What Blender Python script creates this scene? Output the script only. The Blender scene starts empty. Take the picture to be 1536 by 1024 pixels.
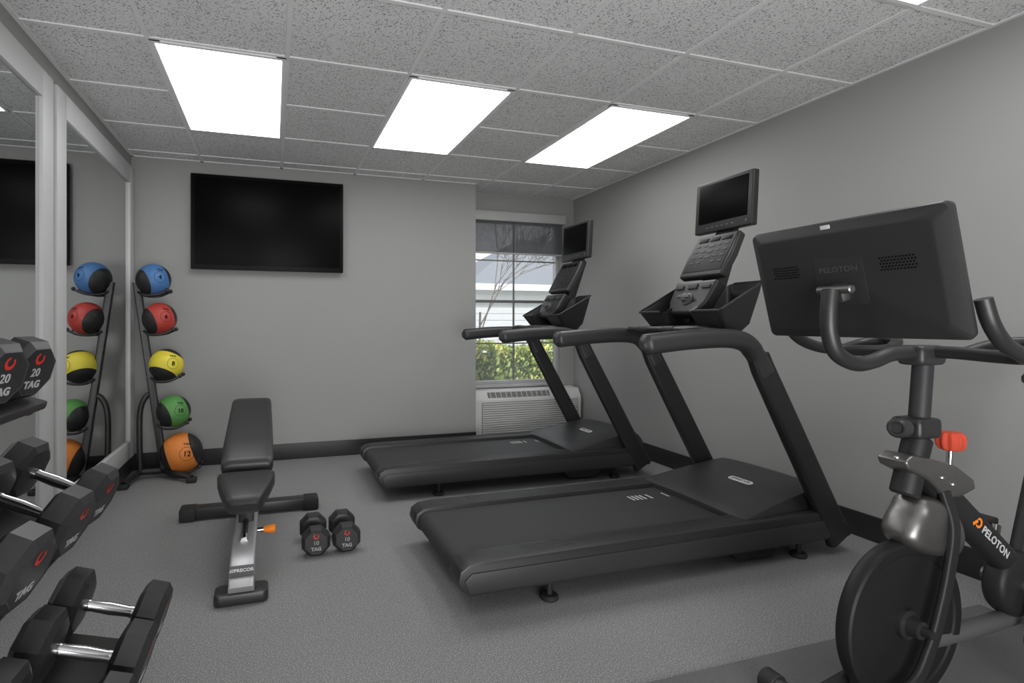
import bpy, bmesh, math, random
from mathutils import Vector as V, Matrix as M
random.seed(7)
C = bpy.context.scene.collection
PI = math.pi
R = math.radians

# ------------------------------------------------------------ materials
def lin(c):
    return tuple(((v/255)/12.92 if v/255 <= .04045 else ((v/255+.055)/1.055)**2.4) for v in c)

def nodes(name):
    m = bpy.data.materials.new(name); m.use_nodes = True
    nt = m.node_tree
    return m, nt, nt.nodes['Principled BSDF'], nt.nodes['Material Output']

def mat(name, rgb, rough=.5, metal=0., nscale=40., var=.06, bump=0., spec=.5, rvar=0.):
    m, nt, p, o = nodes(name)
    c = lin(rgb)
    tc = nt.nodes.new('ShaderNodeTexCoord')
    nz = nt.nodes.new('ShaderNodeTexNoise'); nz.inputs['Scale'].default_value = nscale; nz.inputs['Detail'].default_value = 3
    nt.links.new(tc.outputs['Object'], nz.inputs['Vector'])
    cr = nt.nodes.new('ShaderNodeValToRGB')
    cr.color_ramp.elements[0].position = .3; cr.color_ramp.elements[1].position = .7
    cr.color_ramp.elements[0].color = (*[v*(1-var) for v in c], 1)
    cr.color_ramp.elements[1].color = (*[min(1, v*(1+var)) for v in c], 1)
    nt.links.new(nz.outputs['Fac'], cr.inputs['Fac'])
    nt.links.new(cr.outputs['Color'], p.inputs['Base Color'])
    p.inputs['Roughness'].default_value = rough; p.inputs['Metallic'].default_value = metal
    p.inputs['Specular IOR Level'].default_value = spec
    if bump:
        b = nt.nodes.new('ShaderNodeBump'); b.inputs['Strength'].default_value = bump; b.inputs['Distance'].default_value = .002
        nt.links.new(nz.outputs['Fac'], b.inputs['Height']); nt.links.new(b.outputs['Normal'], p.inputs['Normal'])
    return m

def speckle(name, base, dark, light, scale, t0, t1, rough, bump=0., scale2=3., spec=.4):
    m, nt, p, o = nodes(name)
    tc = nt.nodes.new('ShaderNodeTexCoord')
    n1 = nt.nodes.new('ShaderNodeTexNoise'); n1.inputs['Scale'].default_value = scale; n1.inputs['Detail'].default_value = 2
    nt.links.new(tc.outputs['Object'], n1.inputs['Vector'])
    cr = nt.nodes.new('ShaderNodeValToRGB'); r = cr.color_ramp
    r.elements[0].position = t0-.04; r.elements[0].color = (*lin(dark), 1)
    r.elements[1].position = t1+.05; r.elements[1].color = (*lin(light), 1)
    e = r.elements.new(t0+.03); e.color = (*lin(base), 1)
    e = r.elements.new(t1); e.color = (*lin(base), 1)
    nt.links.new(n1.outputs['Fac'], cr.inputs['Fac'])
    n2 = nt.nodes.new('ShaderNodeTexNoise'); n2.inputs['Scale'].default_value = scale2; n2.inputs['Detail'].default_value = 4
    nt.links.new(tc.outputs['Object'], n2.inputs['Vector'])
    mr = nt.nodes.new('ShaderNodeMapRange'); mr.inputs['To Min'].default_value = .9; mr.inputs['To Max'].default_value = 1.1
    nt.links.new(n2.outputs['Fac'], mr.inputs['Value'])
    mx = nt.nodes.new('ShaderNodeVectorMath'); mx.operation = 'SCALE'
    nt.links.new(cr.outputs['Color'], mx.inputs[0]); nt.links.new(mr.outputs['Result'], mx.inputs['Scale'])
    nt.links.new(mx.outputs['Vector'], p.inputs['Base Color'])
    p.inputs['Roughness'].default_value = rough; p.inputs['Specular IOR Level'].default_value = spec
    if bump:
        b = nt.nodes.new('ShaderNodeBump'); b.inputs['Strength'].default_value = bump; b.inputs['Distance'].default_value = .003
        nt.links.new(cr.outputs['Color'], b.inputs['Height']); nt.links.new(b.outputs['Normal'], p.inputs['Normal'])
    return m

def see_through(name, rgb, alpha, gloss=.06, rough=.02, var=.1):
    m, nt, p, o = nodes(name)
    nt.nodes.remove(p)
    tr = nt.nodes.new('ShaderNodeBsdfTransparent')
    d = nt.nodes.new('ShaderNodeBsdfPrincipled'); d.inputs['Base Color'].default_value = (*lin(rgb), 1); d.inputs['Roughness'].default_value = rough
    tc = nt.nodes.new('ShaderNodeTexCoord'); nz = nt.nodes.new('ShaderNodeTexNoise'); nz.inputs['Scale'].default_value = 8
    nt.links.new(tc.outputs['Object'], nz.inputs['Vector'])
    mr = nt.nodes.new('ShaderNodeMapRange'); mr.inputs['To Min'].default_value = alpha*(1-var); mr.inputs['To Max'].default_value = min(1, alpha*(1+var))
    nt.links.new(nz.outputs['Fac'], mr.inputs['Value'])
    mx = nt.nodes.new('ShaderNodeMixShader')
    nt.links.new(mr.outputs['Result'], mx.inputs['Fac'])
    nt.links.new(tr.outputs[0], mx.inputs[1]); nt.links.new(d.outputs[0], mx.inputs[2])
    nt.links.new(mx.outputs[0], o.inputs['Surface'])
    return m

def emis(name, rgb, strength):
    m, nt, p, o = nodes(name)
    tc = nt.nodes.new('ShaderNodeTexCoord'); nz = nt.nodes.new('ShaderNodeTexNoise'); nz.inputs['Scale'].default_value = 4
    nt.links.new(tc.outputs['Object'], nz.inputs['Vector'])
    mr = nt.nodes.new('ShaderNodeMapRange'); mr.inputs['To Min'].default_value = strength*.96; mr.inputs['To Max'].default_value = strength*1.04
    nt.links.new(nz.outputs['Fac'], mr.inputs['Value'])
    p.inputs['Base Color'].default_value = (*lin(rgb), 1)
    p.inputs['Emission Color'].default_value = (*lin(rgb), 1)
    nt.links.new(mr.outputs['Result'], p.inputs['Emission Strength'])
    return m

def ball_mat(name, rgb, axis):
    m, nt, p, o = nodes(name)
    tc = nt.nodes.new('ShaderNodeTexCoord')
    nm = nt.nodes.new('ShaderNodeVectorMath'); nm.operation = 'NORMALIZE'
    nt.links.new(tc.outputs['Object'], nm.inputs[0])
    dt = nt.nodes.new('ShaderNodeVectorMath'); dt.operation = 'DOT_PRODUCT'; dt.inputs[1].default_value = axis
    nt.links.new(nm.outputs[0], dt.inputs[0])
    ab = nt.nodes.new('ShaderNodeMath'); ab.operation = 'ABSOLUTE'; nt.links.new(dt.outputs['Value'], ab.inputs[0])
    cr = nt.nodes.new('ShaderNodeValToRGB'); cr.color_ramp.interpolation = 'CONSTANT'
    cr.color_ramp.elements[0].color = (*lin(rgb), 1); cr.color_ramp.elements[1].position = .57
    cr.color_ramp.elements[1].color = (*lin((32, 32, 33)), 1)
    nt.links.new(ab.outputs[0], cr.inputs['Fac']); nt.links.new(cr.outputs['Color'], p.inputs['Base Color'])
    vo = nt.nodes.new('ShaderNodeTexVoronoi'); vo.inputs['Scale'].default_value = 120
    nt.links.new(tc.outputs['Object'], vo.inputs['Vector'])
    b = nt.nodes.new('ShaderNodeBump'); b.inputs['Strength'].default_value = .35; b.inputs['Distance'].default_value = .002
    nt.links.new(vo.outputs['Distance'], b.inputs['Height']); nt.links.new(b.outputs['Normal'], p.inputs['Normal'])
    p.inputs['Roughness'].default_value = .5
    return m

LIGHT = 5.8
MT = dict(
    wall=mat('wall_paint', (152, 152, 150), .85, nscale=1.5, var=.015, spec=.2),
    ceil=speckle('ceiling_tile', (222, 222, 222), (144, 144, 144), (226, 226, 226), 135, .405, .68, .95, .2, 2., .1),
    grid=mat('ceiling_grid_metal', (222, 222, 222), .55, nscale=5, var=.02),
    floor=speckle('rubber_floor', (128, 128, 128), (104, 104, 104), (182, 182, 181), 235, .40, .585, .58, 0., 1.6, .32),
    base=mat('baseboard_rubber', (36, 36, 37), .45, nscale=6, var=.05),
    frame=mat('mirror_frame_paint', (188, 188, 188), .45, nscale=6, var=.02),
    mirror=mat('mirror_silver', (222, 224, 224), .01, 1., nscale=3, var=.003),
    light=emis('light_diffuser', (255, 255, 255), LIGHT),
    white=mat('white_plastic', (205, 205, 203), .45, nscale=8, var=.02),
    winw=mat('window_paint', (172, 172, 172), .5, nscale=8, var=.02),
    winm=mat('window_bar_paint', (118, 118, 118), .5, nscale=8, var=.02),
    acw=mat('cooler_plastic', (210, 210, 208), .5, nscale=8, var=.02),
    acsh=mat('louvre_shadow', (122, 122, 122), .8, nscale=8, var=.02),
    dkslot=mat('dark_slot', (78, 78, 78), .8, nscale=20, var=.05),
    glass=see_through('window_glass', (225, 232, 236), .05),
    shade=see_through('shade_fabric', (88, 90, 94), .74, rough=.9, var=.01),
    mesh=see_through('insect_screen', (140, 142, 142), .18, rough=.9, var=.03),
    black=mat('black_plastic', (38, 38, 39), .42, nscale=200, var=.08, bump=.06),
    black2=mat('dark_grey_plastic', (46, 46, 47), .44, nscale=200, var=.06, bump=.06),
    gloss=mat('gloss_black', (13, 13, 14), .42, nscale=5, var=.1, spec=.1),
    disc=mat('flywheel_black', (26, 26, 27), .45, nscale=5, var=.1, spec=.3),
    screen=mat('dark_screen', (9, 9, 10), .35, nscale=3, var=.1, spec=.05),
    belt=mat('tread_belt', (54, 54, 55), .6, nscale=300, var=.2, bump=.2, spec=.35),
    steel=mat('painted_frame', (35, 35, 36), .38, nscale=30, var=.05, spec=.45),
    matte=mat('matte_black_paint', (34, 34, 35), .5, nscale=30, var=.05, spec=.3),
    pad=mat('bench_vinyl', (45, 45, 46), .42, nscale=120, var=.1, bump=.15),
    grey=mat('silver_grey_paint', (170, 170, 172), .36, .35, nscale=30, var=.04),
    chrome=mat('chrome', (205, 205, 207), .16, 1., nscale=60, var=.04),
    satin=mat('satin_metal', (126, 124, 122), .38, .9, nscale=25, var=.05),
    urethane=mat('urethane', (41, 41, 42), .38, nscale=90, var=.1, bump=.06),
    rubber=mat('rubber', (30, 30, 30), .7, nscale=60, var=.1),
    red=mat('red_paint', (184, 44, 36), .4, nscale=30, var=.06),
    orange=mat('orange_plastic', (240, 130, 30), .4, nscale=30, var=.06),
    knobred=mat('knob_red', (192, 72, 52), .65, nscale=30, var=.06, spec=.2),
    ink=mat('white_ink', (195, 195, 195), .5, nscale=30, var=.03),
    ink2=mat('light_grey_ink', (152, 152, 152), .5, nscale=30, var=.03),
    dimink=mat('grey_ink', (90, 90, 91), .5, nscale=30, var=.03),
    faint=mat('faint_ink', (64, 64, 65), .5, nscale=30, var=.03),
    plate=mat('plate_grey', (76, 76, 77), .5, nscale=30, var=.03),
    darkink=mat('dark_ink', (20, 18, 18), .7, nscale=30, var=.03, spec=.1),
    key=mat('key_grey', (50, 50, 52), .5, nscale=30, var=.05, spec=.3),
    mat_=mat('floor_mat', (103, 103, 103), .65, nscale=250, var=.15, bump=.1, spec=.3),
    grass=mat('grass', (140, 142, 128), .9, nscale=20, var=.2),
    bark=mat('bark', (110, 102, 97), .9, nscale=30, var=.2),
    siding=mat('siding', (226, 228, 231), .7, nscale=8, var=.03),
    roofm=mat('roof_shingle', (118, 122, 128), .85, nscale=30, var=.15),
)
def leaf_mat():
    m, nt, p, o = nodes('hedge_leaf')
    tc = nt.nodes.new('ShaderNodeTexCoord'); nz = nt.nodes.new('ShaderNodeTexNoise'); nz.inputs['Scale'].default_value = 6; nz.inputs['Detail'].default_value = 4
    nt.links.new(tc.outputs['Object'], nz.inputs['Vector'])
    cr = nt.nodes.new('ShaderNodeValToRGB'); r = cr.color_ramp
    r.elements[0].position = .34; r.elements[0].color = (*lin((92, 116, 62)), 1)
    r.elements[1].position = .66; r.elements[1].color = (*lin((232, 228, 132)), 1)
    e = r.elements.new(.5); e.color = (*lin((168, 186, 96)), 1)
    nt.links.new(nz.outputs['Fac'], cr.inputs['Fac']); nt.links.new(cr.outputs['Color'], p.inputs['Base Color'])
    p.inputs['Roughness'].default_value = .6
    return m
MT['leaf'] = leaf_mat()

# ------------------------------------------------------------ mesh helpers
def NB(): return bmesh.new()
def merge(bm, tb, mtx=None):
    if mtx is not None: bmesh.ops.transform(tb, matrix=mtx, verts=tb.verts)
    me = bpy.data.meshes.new('t'); tb.to_mesh(me); tb.free(); bm.from_mesh(me); bpy.data.meshes.remove(me)

def bev_all(tb, bev, seg=2):
    if bev > 0:
        bmesh.ops.bevel(tb, geom=list(tb.edges), offset=bev, segments=seg, profile=.6, affect='EDGES', clamp_overlap=True)

def box(bm, c, s, bev=0., seg=2, rot=(0, 0, 0), mtx=None):
    tb = bmesh.new(); bmesh.ops.create_cube(tb, size=1.)
    bmesh.ops.scale(tb, vec=V(s), verts=tb.verts); bev_all(tb, bev, seg)
    m = M.Translation(V(c))
    if any(rot): m = m @ M.Rotation(rot[2], 4, 'Z') @ M.Rotation(rot[1], 4, 'Y') @ M.Rotation(rot[0], 4, 'X')
    if mtx is not None: m = mtx @ m
    merge(bm, tb, m)

def bb(bm, x0, x1, y0, y1, z0, z1, bev=0., seg=2):
    box(bm, ((x0+x1)/2, (y0+y1)/2, (z0+z1)/2), (abs(x1-x0), abs(y1-y0), abs(z1-z0)), bev, seg)

def prism(bm, pts, a, b, plane='xz', bev=0., seg=2, mtx=None):
    tb = bmesh.new()
    def mk(p, t):
        return {'xz': (p[0], t, p[1]), 'yz': (t, p[0], p[1]), 'xy': (p[0], p[1], t)}[plane]
    A = [tb.verts.new(mk(p, a)) for p in pts]; B = [tb.verts.new(mk(p, b)) for p in pts]
    n = len(pts)
    tb.faces.new(A); tb.faces.new(B[::-1])
    for i in range(n): tb.faces.new((A[i], B[i], B[(i+1) % n], A[(i+1) % n]))
    bmesh.ops.recalc_face_normals(tb, faces=tb.faces); bev_all(tb, bev, seg)
    merge(bm, tb, mtx)

def smooth(pts, k=6):
    pts = [V(p) for p in pts]; out = []
    P = [2*pts[0]-pts[1]] + pts + [2*pts[-1]-pts[-2]]
    for i in range(1, len(P)-2):
        p0, p1, p2, p3 = P[i-1:i+3]
        for j in range(k):
            t = j/k
            out.append(.5*((2*p1)+(p2-p0)*t+(2*p0-5*p1+4*p2-p3)*t*t+(3*p1-p0-3*p2+p3)*t**3))
    out.append(pts[-1]); return out

def circ(r, n=12): return [(r*math.cos(2*PI*i/n), r*math.sin(2*PI*i/n)) for i in range(n)]
def rrect(w, h, r, k=4):
    out = []
    for cx, cy, a in ((w/2-r, h/2-r, 0), (-w/2+r, h/2-r, 90), (-w/2+r, -h/2+r, 180), (w/2-r, -h/2+r, 270)):
        for i in range(k+1):
            t = R(a+90*i/k); out.append((cx+r*math.cos(t), cy+r*math.sin(t)))
    return out

def loft(bm, rings, cap0=True, cap1=True):
    vs = [[bm.verts.new(p) for p in rg] for rg in rings]
    n = len(vs[0])
    for a, b in zip(vs, vs[1:]):
        for i in range(n): bm.faces.new((a[i], a[(i+1) % n], b[(i+1) % n], b[i]))
    if cap0: bm.faces.new(vs[0][::-1])
    if cap1: bm.faces.new(vs[-1])

def sweep(bm, path, prof, scales=None, side=None):
    path = [V(p) for p in path]; n = len(path); rings = []
    pn = None
    for i, p in enumerate(path):
        T = (path[min(i+1, n-1)]-path[max(i-1, 0)]).normalized()
        if side is not None:
            S = V(side); S = (S - T*S.dot(T)).normalized()
        else:
            if pn is None:
                S = T.cross(V((0, 0, 1)))
                if S.length < .1: S = T.cross(V((1, 0, 0)))
                S.normalize()
            else:
                S = (pn - T*pn.dot(T)).normalized()
            pn = S
        U = S.cross(T).normalized()
        sc = scales[i] if scales else 1.
        sa, sb = sc if isinstance(sc, tuple) else (sc, sc)
        rings.append([p + S*(a*sa) + U*(b*sb) for a, b in prof])
    loft(bm, rings)

def tube(bm, path, r, n=14, k=0):
    if k: path = smooth(path, k)
    sweep(bm, path, circ(r, n))

def lathe(bm, prof, mtx=None, n=32):
    mtx = mtx or M.Identity(4)
    prev = None
    for r, h in prof:
        if r < 1e-6: cur = [bm.verts.new(mtx @ V((0, 0, h)))]
        else: cur = [bm.verts.new(mtx @ V((r*math.cos(2*PI*i/n), r*math.sin(2*PI*i/n), h))) for i in range(n)]
        if prev:
            if len(prev) == 1 and len(cur) > 1:
                for i in range(n): bm.faces.new((prev[0], cur[i], cur[(i+1) % n]))
            elif len(cur) == 1 and len(prev) > 1:
                for i in range(n): bm.faces.new((prev[i], prev[(i+1) % n], cur[0]))
            elif len(cur) > 1:
                for i in range(n): bm.faces.new((prev[i], prev[(i+1) % n], cur[(i+1) % n], cur[i]))
        prev = cur

def along(p0, p1):
    d = V(p1)-V(p0); q = d.to_track_quat('Z', 'Y')
    return M.Translation(V(p0)) @ q.to_matrix().to_4x4(), d.length

def cyl(bm, p0, p1, r, n=20, bev=.003, r2=None):
    m, L = along(p0, p1); r2 = r if r2 is None else r2
    bev = min(bev, r*.4, L*.3)
    lathe(bm, [(0, 0), (r-bev, 0), (r, bev), (r2, L-bev), (r2-bev, L), (0, L)], m, n)

def frame(o, t, b):
    t = V(t).normalized(); b = V(b).normalized(); n = t.cross(b)
    return M(((t.x, b.x, n.x, o[0]), (t.y, b.y, n.y, o[1]), (t.z, b.z, n.z, o[2]), (0, 0, 0, 1)))

def link_mesh(name, me, m, parent):
    o = bpy.data.objects.new(name, me); C.objects.link(o)
    me.materials.clear(); me.materials.append(m)
    if parent is not None: o.parent = parent
    return o

def obj(name, bm, m, parent=None, ang=38):
    bmesh.ops.recalc_face_normals(bm, faces=bm.faces)
    me = bpy.data.meshes.new(name); bm.to_mesh(me); bm.free()
    me.shade_smooth(); me.set_sharp_from_angle(angle=R(ang))
    return link_mesh(name, me, m, parent)

def text(name, body, size, m, mtx, parent, ext=.0004, bold=0., sphere=None, spacing=1.):
    cu = bpy.data.curves.new('t', 'FONT'); cu.body = body; cu.size = size
    cu.align_x = 'CENTER'; cu.align_y = 'CENTER'; cu.extrude = ext; cu.offset = bold; cu.space_character = spacing
    cu.resolution_u = 3
    to = bpy.data.objects.new('t', cu); C.objects.link(to)
    me = bpy.data.meshes.new_from_object(to)
    bpy.data.objects.remove(to); bpy.data.curves.remove(cu)
    me.transform(mtx)
    if sphere:
        for v in me.vertices: v.co = v.co.normalized()*sphere
    me.name = name
    return link_mesh(name, me, m, parent)

def swirl(bm, r, mtx, a0=60, a1=350, w0=.2, w1=.5, n=20, ext=.0006):
    tb = bmesh.new()
    i_, o_ = [], []
    for i in range(n+1):
        t = i/n; a = R(a0+(a1-a0)*t); w = r*(w0+(w1-w0)*math.sin(PI*t))
        i_.append(tb.verts.new(((r-w)*math.cos(a), (r-w)*math.sin(a), ext))); o_.append(tb.verts.new((r*math.cos(a), r*math.sin(a), ext)))
    for i in range(n): tb.faces.new((i_[i], o_[i], o_[i+1], i_[i+1]))
    merge(bm, tb, mtx)

def tag(o, label, cat, group=None, kind=None):
    if label: o['label'] = label
    if cat: o['category'] = cat
    if group: o['group'] = group
    if kind: o['kind'] = kind
    return o
def thing(name, label, cat, loc=(0, 0, 0), rot=(0, 0, 0), group=None):
    o = bpy.data.objects.new(name, None); C.objects.link(o); o.location = loc; o.rotation_euler = rot
    o.empty_display_size = .1
    return tag(o, label, cat, group)
def struct(name, bm, m, parent=None):
    o = obj(name, bm, m, parent)
    if parent is None: o['kind'] = 'structure'
    return o
def dup(root, loc, rot=None, label=None):
    r = root.copy(); C.objects.link(r); r.location = loc
    if rot is not None: r.rotation_euler = rot
    if label: r['label'] = label
    for ch in list(root.children):
        c = ch.copy(); C.objects.link(c); c.parent = r
        for g in list(ch.children):
            d = g.copy(); C.objects.link(d); d.parent = c
    return r

# ------------------------------------------------------------ camera (floor plan: X right, Y deep)
CH = 1.14; H = 2.44
TH = math.atan2(260, 820)
cam = bpy.data.cameras.new('camera'); co = bpy.data.objects.new('camera', cam); C.objects.link(co)
co.location = (0, 0, CH); co.rotation_euler = (PI/2, 0, -TH)
cam.sensor_width = 36; cam.lens = 820/1536*36; cam.shift_x = (768-670)/1536; cam.shift_y = -(512-485)/1536
cam.clip_start = .02
bpy.context.scene.camera = co
def atY(px, py, Y):        # measurement of the photograph: the point of the plane at depth Y
    s = Y/(.3023*(3256-px)); return V((.9532*s*(px-410), Y, CH+(485-py)*s))

# ------------------------------------------------------------ room shell
XL, XR, YB, YW, YF = -1.05, 3.0, 4.78, 5.06, -1.6
b = NB(); bb(b, XL-.1, XR+.1, YF-.1, YW+.15, -.1, 0); struct('floor', b, MT['floor'])
b = NB(); bb(b, XL-.1, XR+.1, YF-.1, YW+.15, H, H+.1); struct('ceiling', b, MT['ceil'])
b = NB(); bb(b, XL-.1, XL, YF-.1, YB, 0, H); struct('wall_left', b, MT['wall'])
b = NB(); bb(b, XR, XR+.1, YF-.1, YW+.15, 0, H); struct('wall_right', b, MT['wall'])
b = NB(); bb(b, XL-.1, 1.8, YB, YW+.15, 0, H); struct('wall_back', b, MT['wall'])
b = NB(); bb(b, XL-.1, XR+.1, YF-.1, YF, 0, H); struct('wall_front', b, MT['wall'])
WX0, WX1, WZ0, WZ1 = 1.84, 2.84, .53, 2.2
b = NB()
bb(b, 1.8, WX0, YW, YW+.15, 0, H); bb(b, WX1, XR, YW, YW+.15, 0, H)
bb(b, WX0, WX1, YW, YW+.15, 0, WZ0); bb(b, WX0, WX1, YW, YW+.15, WZ1, H)
struct('wall_window', b, MT['wall'])
# baseboards
b = NB(); bb(b, XL, 1.8, YB-.014, YB, 0, .132, .004); struct('baseboard_back', b, MT['base'])
b = NB(); bb(b, XR-.014, XR, YF, YW, 0, .132, .004); struct('baseboard_right', b, MT['base'])
b = NB(); bb(b, XL, XL+.014, YF, YB, 0, .125, .004); struct('baseboard_left', b, MT['base'])
# ceiling grid
gx = [.065+.61*k for k in range(-1, 5)]; gy = [2.775+.61*k for k in range(-7, 4)]
b = NB()
for x in gx: bb(b, x-.011, x+.011, YF, YW, H-.006, H)
for y in gy: bb(b, XL, XR, y-.011, y+.011, H-.0064, H)
bb(b, XL, XL+.02, YF, YB, H-.006, H); bb(b, XR-.02, XR, YF, YW, H-.006, H); bb(b, XL, 1.8, YB-.02, YB, H-.006, H)
struct('trim_1', b, MT['grid'])
# lights
def light(x0, y0, label):
    t = thing('ceiling_light', label, 'ceiling light', (x0+.305, y0+.61, H), group='panel lights in the ceiling grid')
    b = NB()
    for sx in (-1, 1): bb(b, .2775-.0225 if sx > 0 else -.3, .3 if sx > 0 else -.2775+.0225, -.605, .605, -.012, -.001)
    for sy in (-1, 1): bb(b, -.3, .3, sy*.59-.015, sy*.59+.015, -.0125, -.001)
    obj('frame', b, MT['grid'], t)
    b = NB(); bb(b, -.28, .28, -.585, .585, -.014, -.002, .002); obj('diffuser', b, MT['light'], t)
light(gx[0], gy[7], 'bright panel light nearest the mirrors, leftmost of the row of three')
light(gx[2], gy[7], 'bright panel light in the middle of the row of three')
light(gx[4], gy[7], 'bright panel light nearest the right wall in the row of three')
light(gx[4], gy[7]-2.44, 'panel light cut by the top edge of the photo, above the exercise bike')

# ------------------------------------------------------------ window, shade, cooler
w = bpy.data.objects.new('window_1', None); C.objects.link(w); w.location = (0, 0, 0); w['kind'] = 'structure'
b = NB()
y0, y1 = YW+.03, YW+.09
bb(b, WX0, WX0+.03, y0, y1, WZ0, WZ1, .004); bb(b, WX1-.03, WX1, y0, y1, WZ0, WZ1, .004)
bb(b, WX0, WX1, y0, y1, WZ0, WZ0+.035, .004); bb(b, WX0, WX1, y0, y1, WZ1-.05, WZ1, .004)
obj('window_frame', b, MT['winw'], w)
b = NB()
bb(b, WX0+.02, WX1-.02, y0+.01, y1-.01, 1.35, 1.378, .004)
bb(b, 2.332, 2.347, y0+.02, y1-.02, WZ0+.02, WZ1-.02, .002)
bb(b, WX0+.02, WX1-.02, y0+.022, y1-.022, .932, .945, .002); bb(b, WX0+.02, WX1-.02, y0+.022, y1-.022, 1.77, 1.783, .002)
obj('window_bars', b, MT['winm'], w)
b = NB(); bb(b, WX0+.02, WX1-.02, YW+.058, YW+.062, WZ0+.03, WZ1-.03); obj('pane', b, MT['glass'], w)
b = NB(); bb(b, WX0+.02, WX1-.02, YW+.096, YW+.098, WZ0+.03, 1.36); obj('insect_screen', b, MT['mesh'], w)
b = NB(); bb(b, WX0-.02, WX1+.03, YW-.03, YW+.08, WZ0-.025, WZ0+.002, .006); obj('window_sill', b, MT['winw'], w)
t = thing('roller_shade', 'grey translucent roller shade half lowered over the window', 'window shade', (2.34, YW-.04, 2.2))
b = NB(); bb(b, -.53, .53, -.035, .028, -.045, .05, .012); obj('cassette', b, MT['winw'], t)
b = NB(); bb(b, -.505, .505, .0, .002, -.355, -.04); obj('shade_fabric', b, MT['shade'], t)
b = NB(); bb(b, -.505, .505, -.007, .009, -.37, -.352, .005); obj('bottom_bar', b, MT['winw'], t)

t = thing('wall_air_conditioner', 'off-white wall air conditioner with louvred front beneath the window', 'air conditioner', (2.39, YW, 0))
b = NB()
prism(b, [(-.004, .05), (-.19, .05), (-.205, .07), (-.205, .41), (-.15, .49), (-.004, .495)], -.565, .575, 'yz', .01); obj('body', b, MT['acw'], t)
b = NB()
for k in range(14):
    z = .095+.0212*k; box(b, (.02, -.2085, z), (1.03, .01, .0142), .003, rot=(R(12), 0, 0))
obj('front_louvre', b, MT['acw'], t)
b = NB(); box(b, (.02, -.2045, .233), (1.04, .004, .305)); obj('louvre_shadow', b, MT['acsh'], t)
m = frame((-.1, -.1785, .45), (1, 0, 0), (0, .055, .08))
b = NB(); box(b, (.0, 0, .0005), (.66, .06, .002), mtx=m); v_ = obj('top_vent', b, MT['dkslot'], t)
b = NB()
for k in range(4): box(b, (0, -.0225+.015*k, .0022), (.66, .003, .003), mtx=m)
for k in range(12): box(b, (-.3+.0545*k, 0, .0022), (.006, .06, .003), mtx=m)
obj('vent_grid', b, MT['acw'], v_)
b = NB(); box(b, (.46, 0, .001), (.19, .07, .004), .001, mtx=m); cp = obj('control_panel', b, MT['white'], t)
for k in range(4):
    b = NB(); box(b, (.40+.035*k, 0, .004), (.02, .014, .004), .001, mtx=m); obj('button', b, MT['dkslot'], cp)

# ------------------------------------------------------------ mirrors
def mirror(y0, y1, label):
    z0, z1, fw = .13, 2.325, .13
    t = thing('wall_mirror', label, 'mirror', (XL, (y0+y1)/2, z0), group='framed mirrors on the left wall')
    h = (y1-y0)/2; hz = z1-z0
    b = NB()
    bb(b, 0, .03, -h, -h+fw, 0, hz, .004); bb(b, 0, .03, h-fw, h, 0, hz, .004)
    bb(b, 0, .03, -h+fw, h-fw, 0, fw, .004); bb(b, 0, .03, -h+fw, h-fw, hz-fw, hz, .004)
    obj('frame', b, MT['frame'], t)
    b = NB(); bb(b, .002, .014, -h+fw-.01, h-fw+.01, fw-.01, hz-fw+.01); obj('mirror_glass', b, MT['mirror'], t)
mirror(3.165, 4.745, 'light grey framed mirror beside the corner, behind the medicine ball rack')
mirror(1.5, 3.12, 'light grey framed mirror cut by the left edge of the photo, above the dumbbells')

# ------------------------------------------------------------ television
t = thing('television', 'large black flat television mounted on the back wall', 'television', (-.026, YB-.022, 1.95))
b = NB(); bb(b, -.595, .595, -.045, -.0, -.378, .378, .006); obj('casing', b, MT['gloss'], t)
b = NB(); bb(b, -.567, .567, -.0475, -.04, -.34, .353, .001); obj('screen', b, MT['screen'], t)
b = NB(); bb(b, -.25, .25, -.0, .02, -.2, .2, .004); obj('wall_bracket', b, MT['black'], t)

# ------------------------------------------------------------ medicine ball rack
RY = 4.5
def post_x(z): return -.955 + (1.45-z)/1.4*.185
t = thing('medicine_ball_rack', 'black leaning steel rack holding five medicine balls in the corner', 'ball rack', (-.8, RY, 0))
ox, oy = -.8, RY
b = NB(); sweep(b, [(post_x(.05)-ox, 0, .05), (post_x(1.44)-ox, 0, 1.44)], rrect(.045, .05, .008), side=(0, 1, 0)); obj('post', b, MT['steel'], t)
b = NB(); tube(b, [(post_x(.63)-ox, 0, .63), (-.895-ox, 0, .60), (-.93-ox, 0, .5), (-.935-ox, 0, .3), (-.93-ox, 0, .05)], .02, k=6); obj('support_tube', b, MT['steel'], t)
for e in ((-.985, -.24), (-.56, -.2), (-.60, .2)):
    st = (-.93, 0) if e[0] < -.9 else (-.775, 0)
    b = NB(); tube(b, [(st[0]-ox, st[1], .05), ((st[0]*.5+e[0]*.5)-ox, e[1]*.6, .045), (e[0]-ox, e[1], .03)], .022, k=5); f = obj('foot', b, MT['steel'], t)
    b = NB(); box(b, (e[0]-ox, e[1], .018), (.07, .07, .034), .01); obj('rubber_foot', b, MT['rubber'], f)
b = NB(); tube(b, [(-.935-ox, 0, .05), (-.76-ox, 0, .05)], .022); obj('base_bar', b, MT['steel'], t)
balls = [(-.843, 1.461, .118, (66, 110, 162), '4', 'blue'), (-.803, 1.175, .117, (172, 58, 50), '6', 'red'),
         (-.757, .833, .118, (218, 202, 60), '8', 'yellow'), (-.708, .487, .117, (84, 142, 72), '10', 'green'), (-.655, .175, .148, (214, 126, 52), '12', 'orange')]
ax = V((-.80, -.50, -.30)).normalized()
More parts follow.
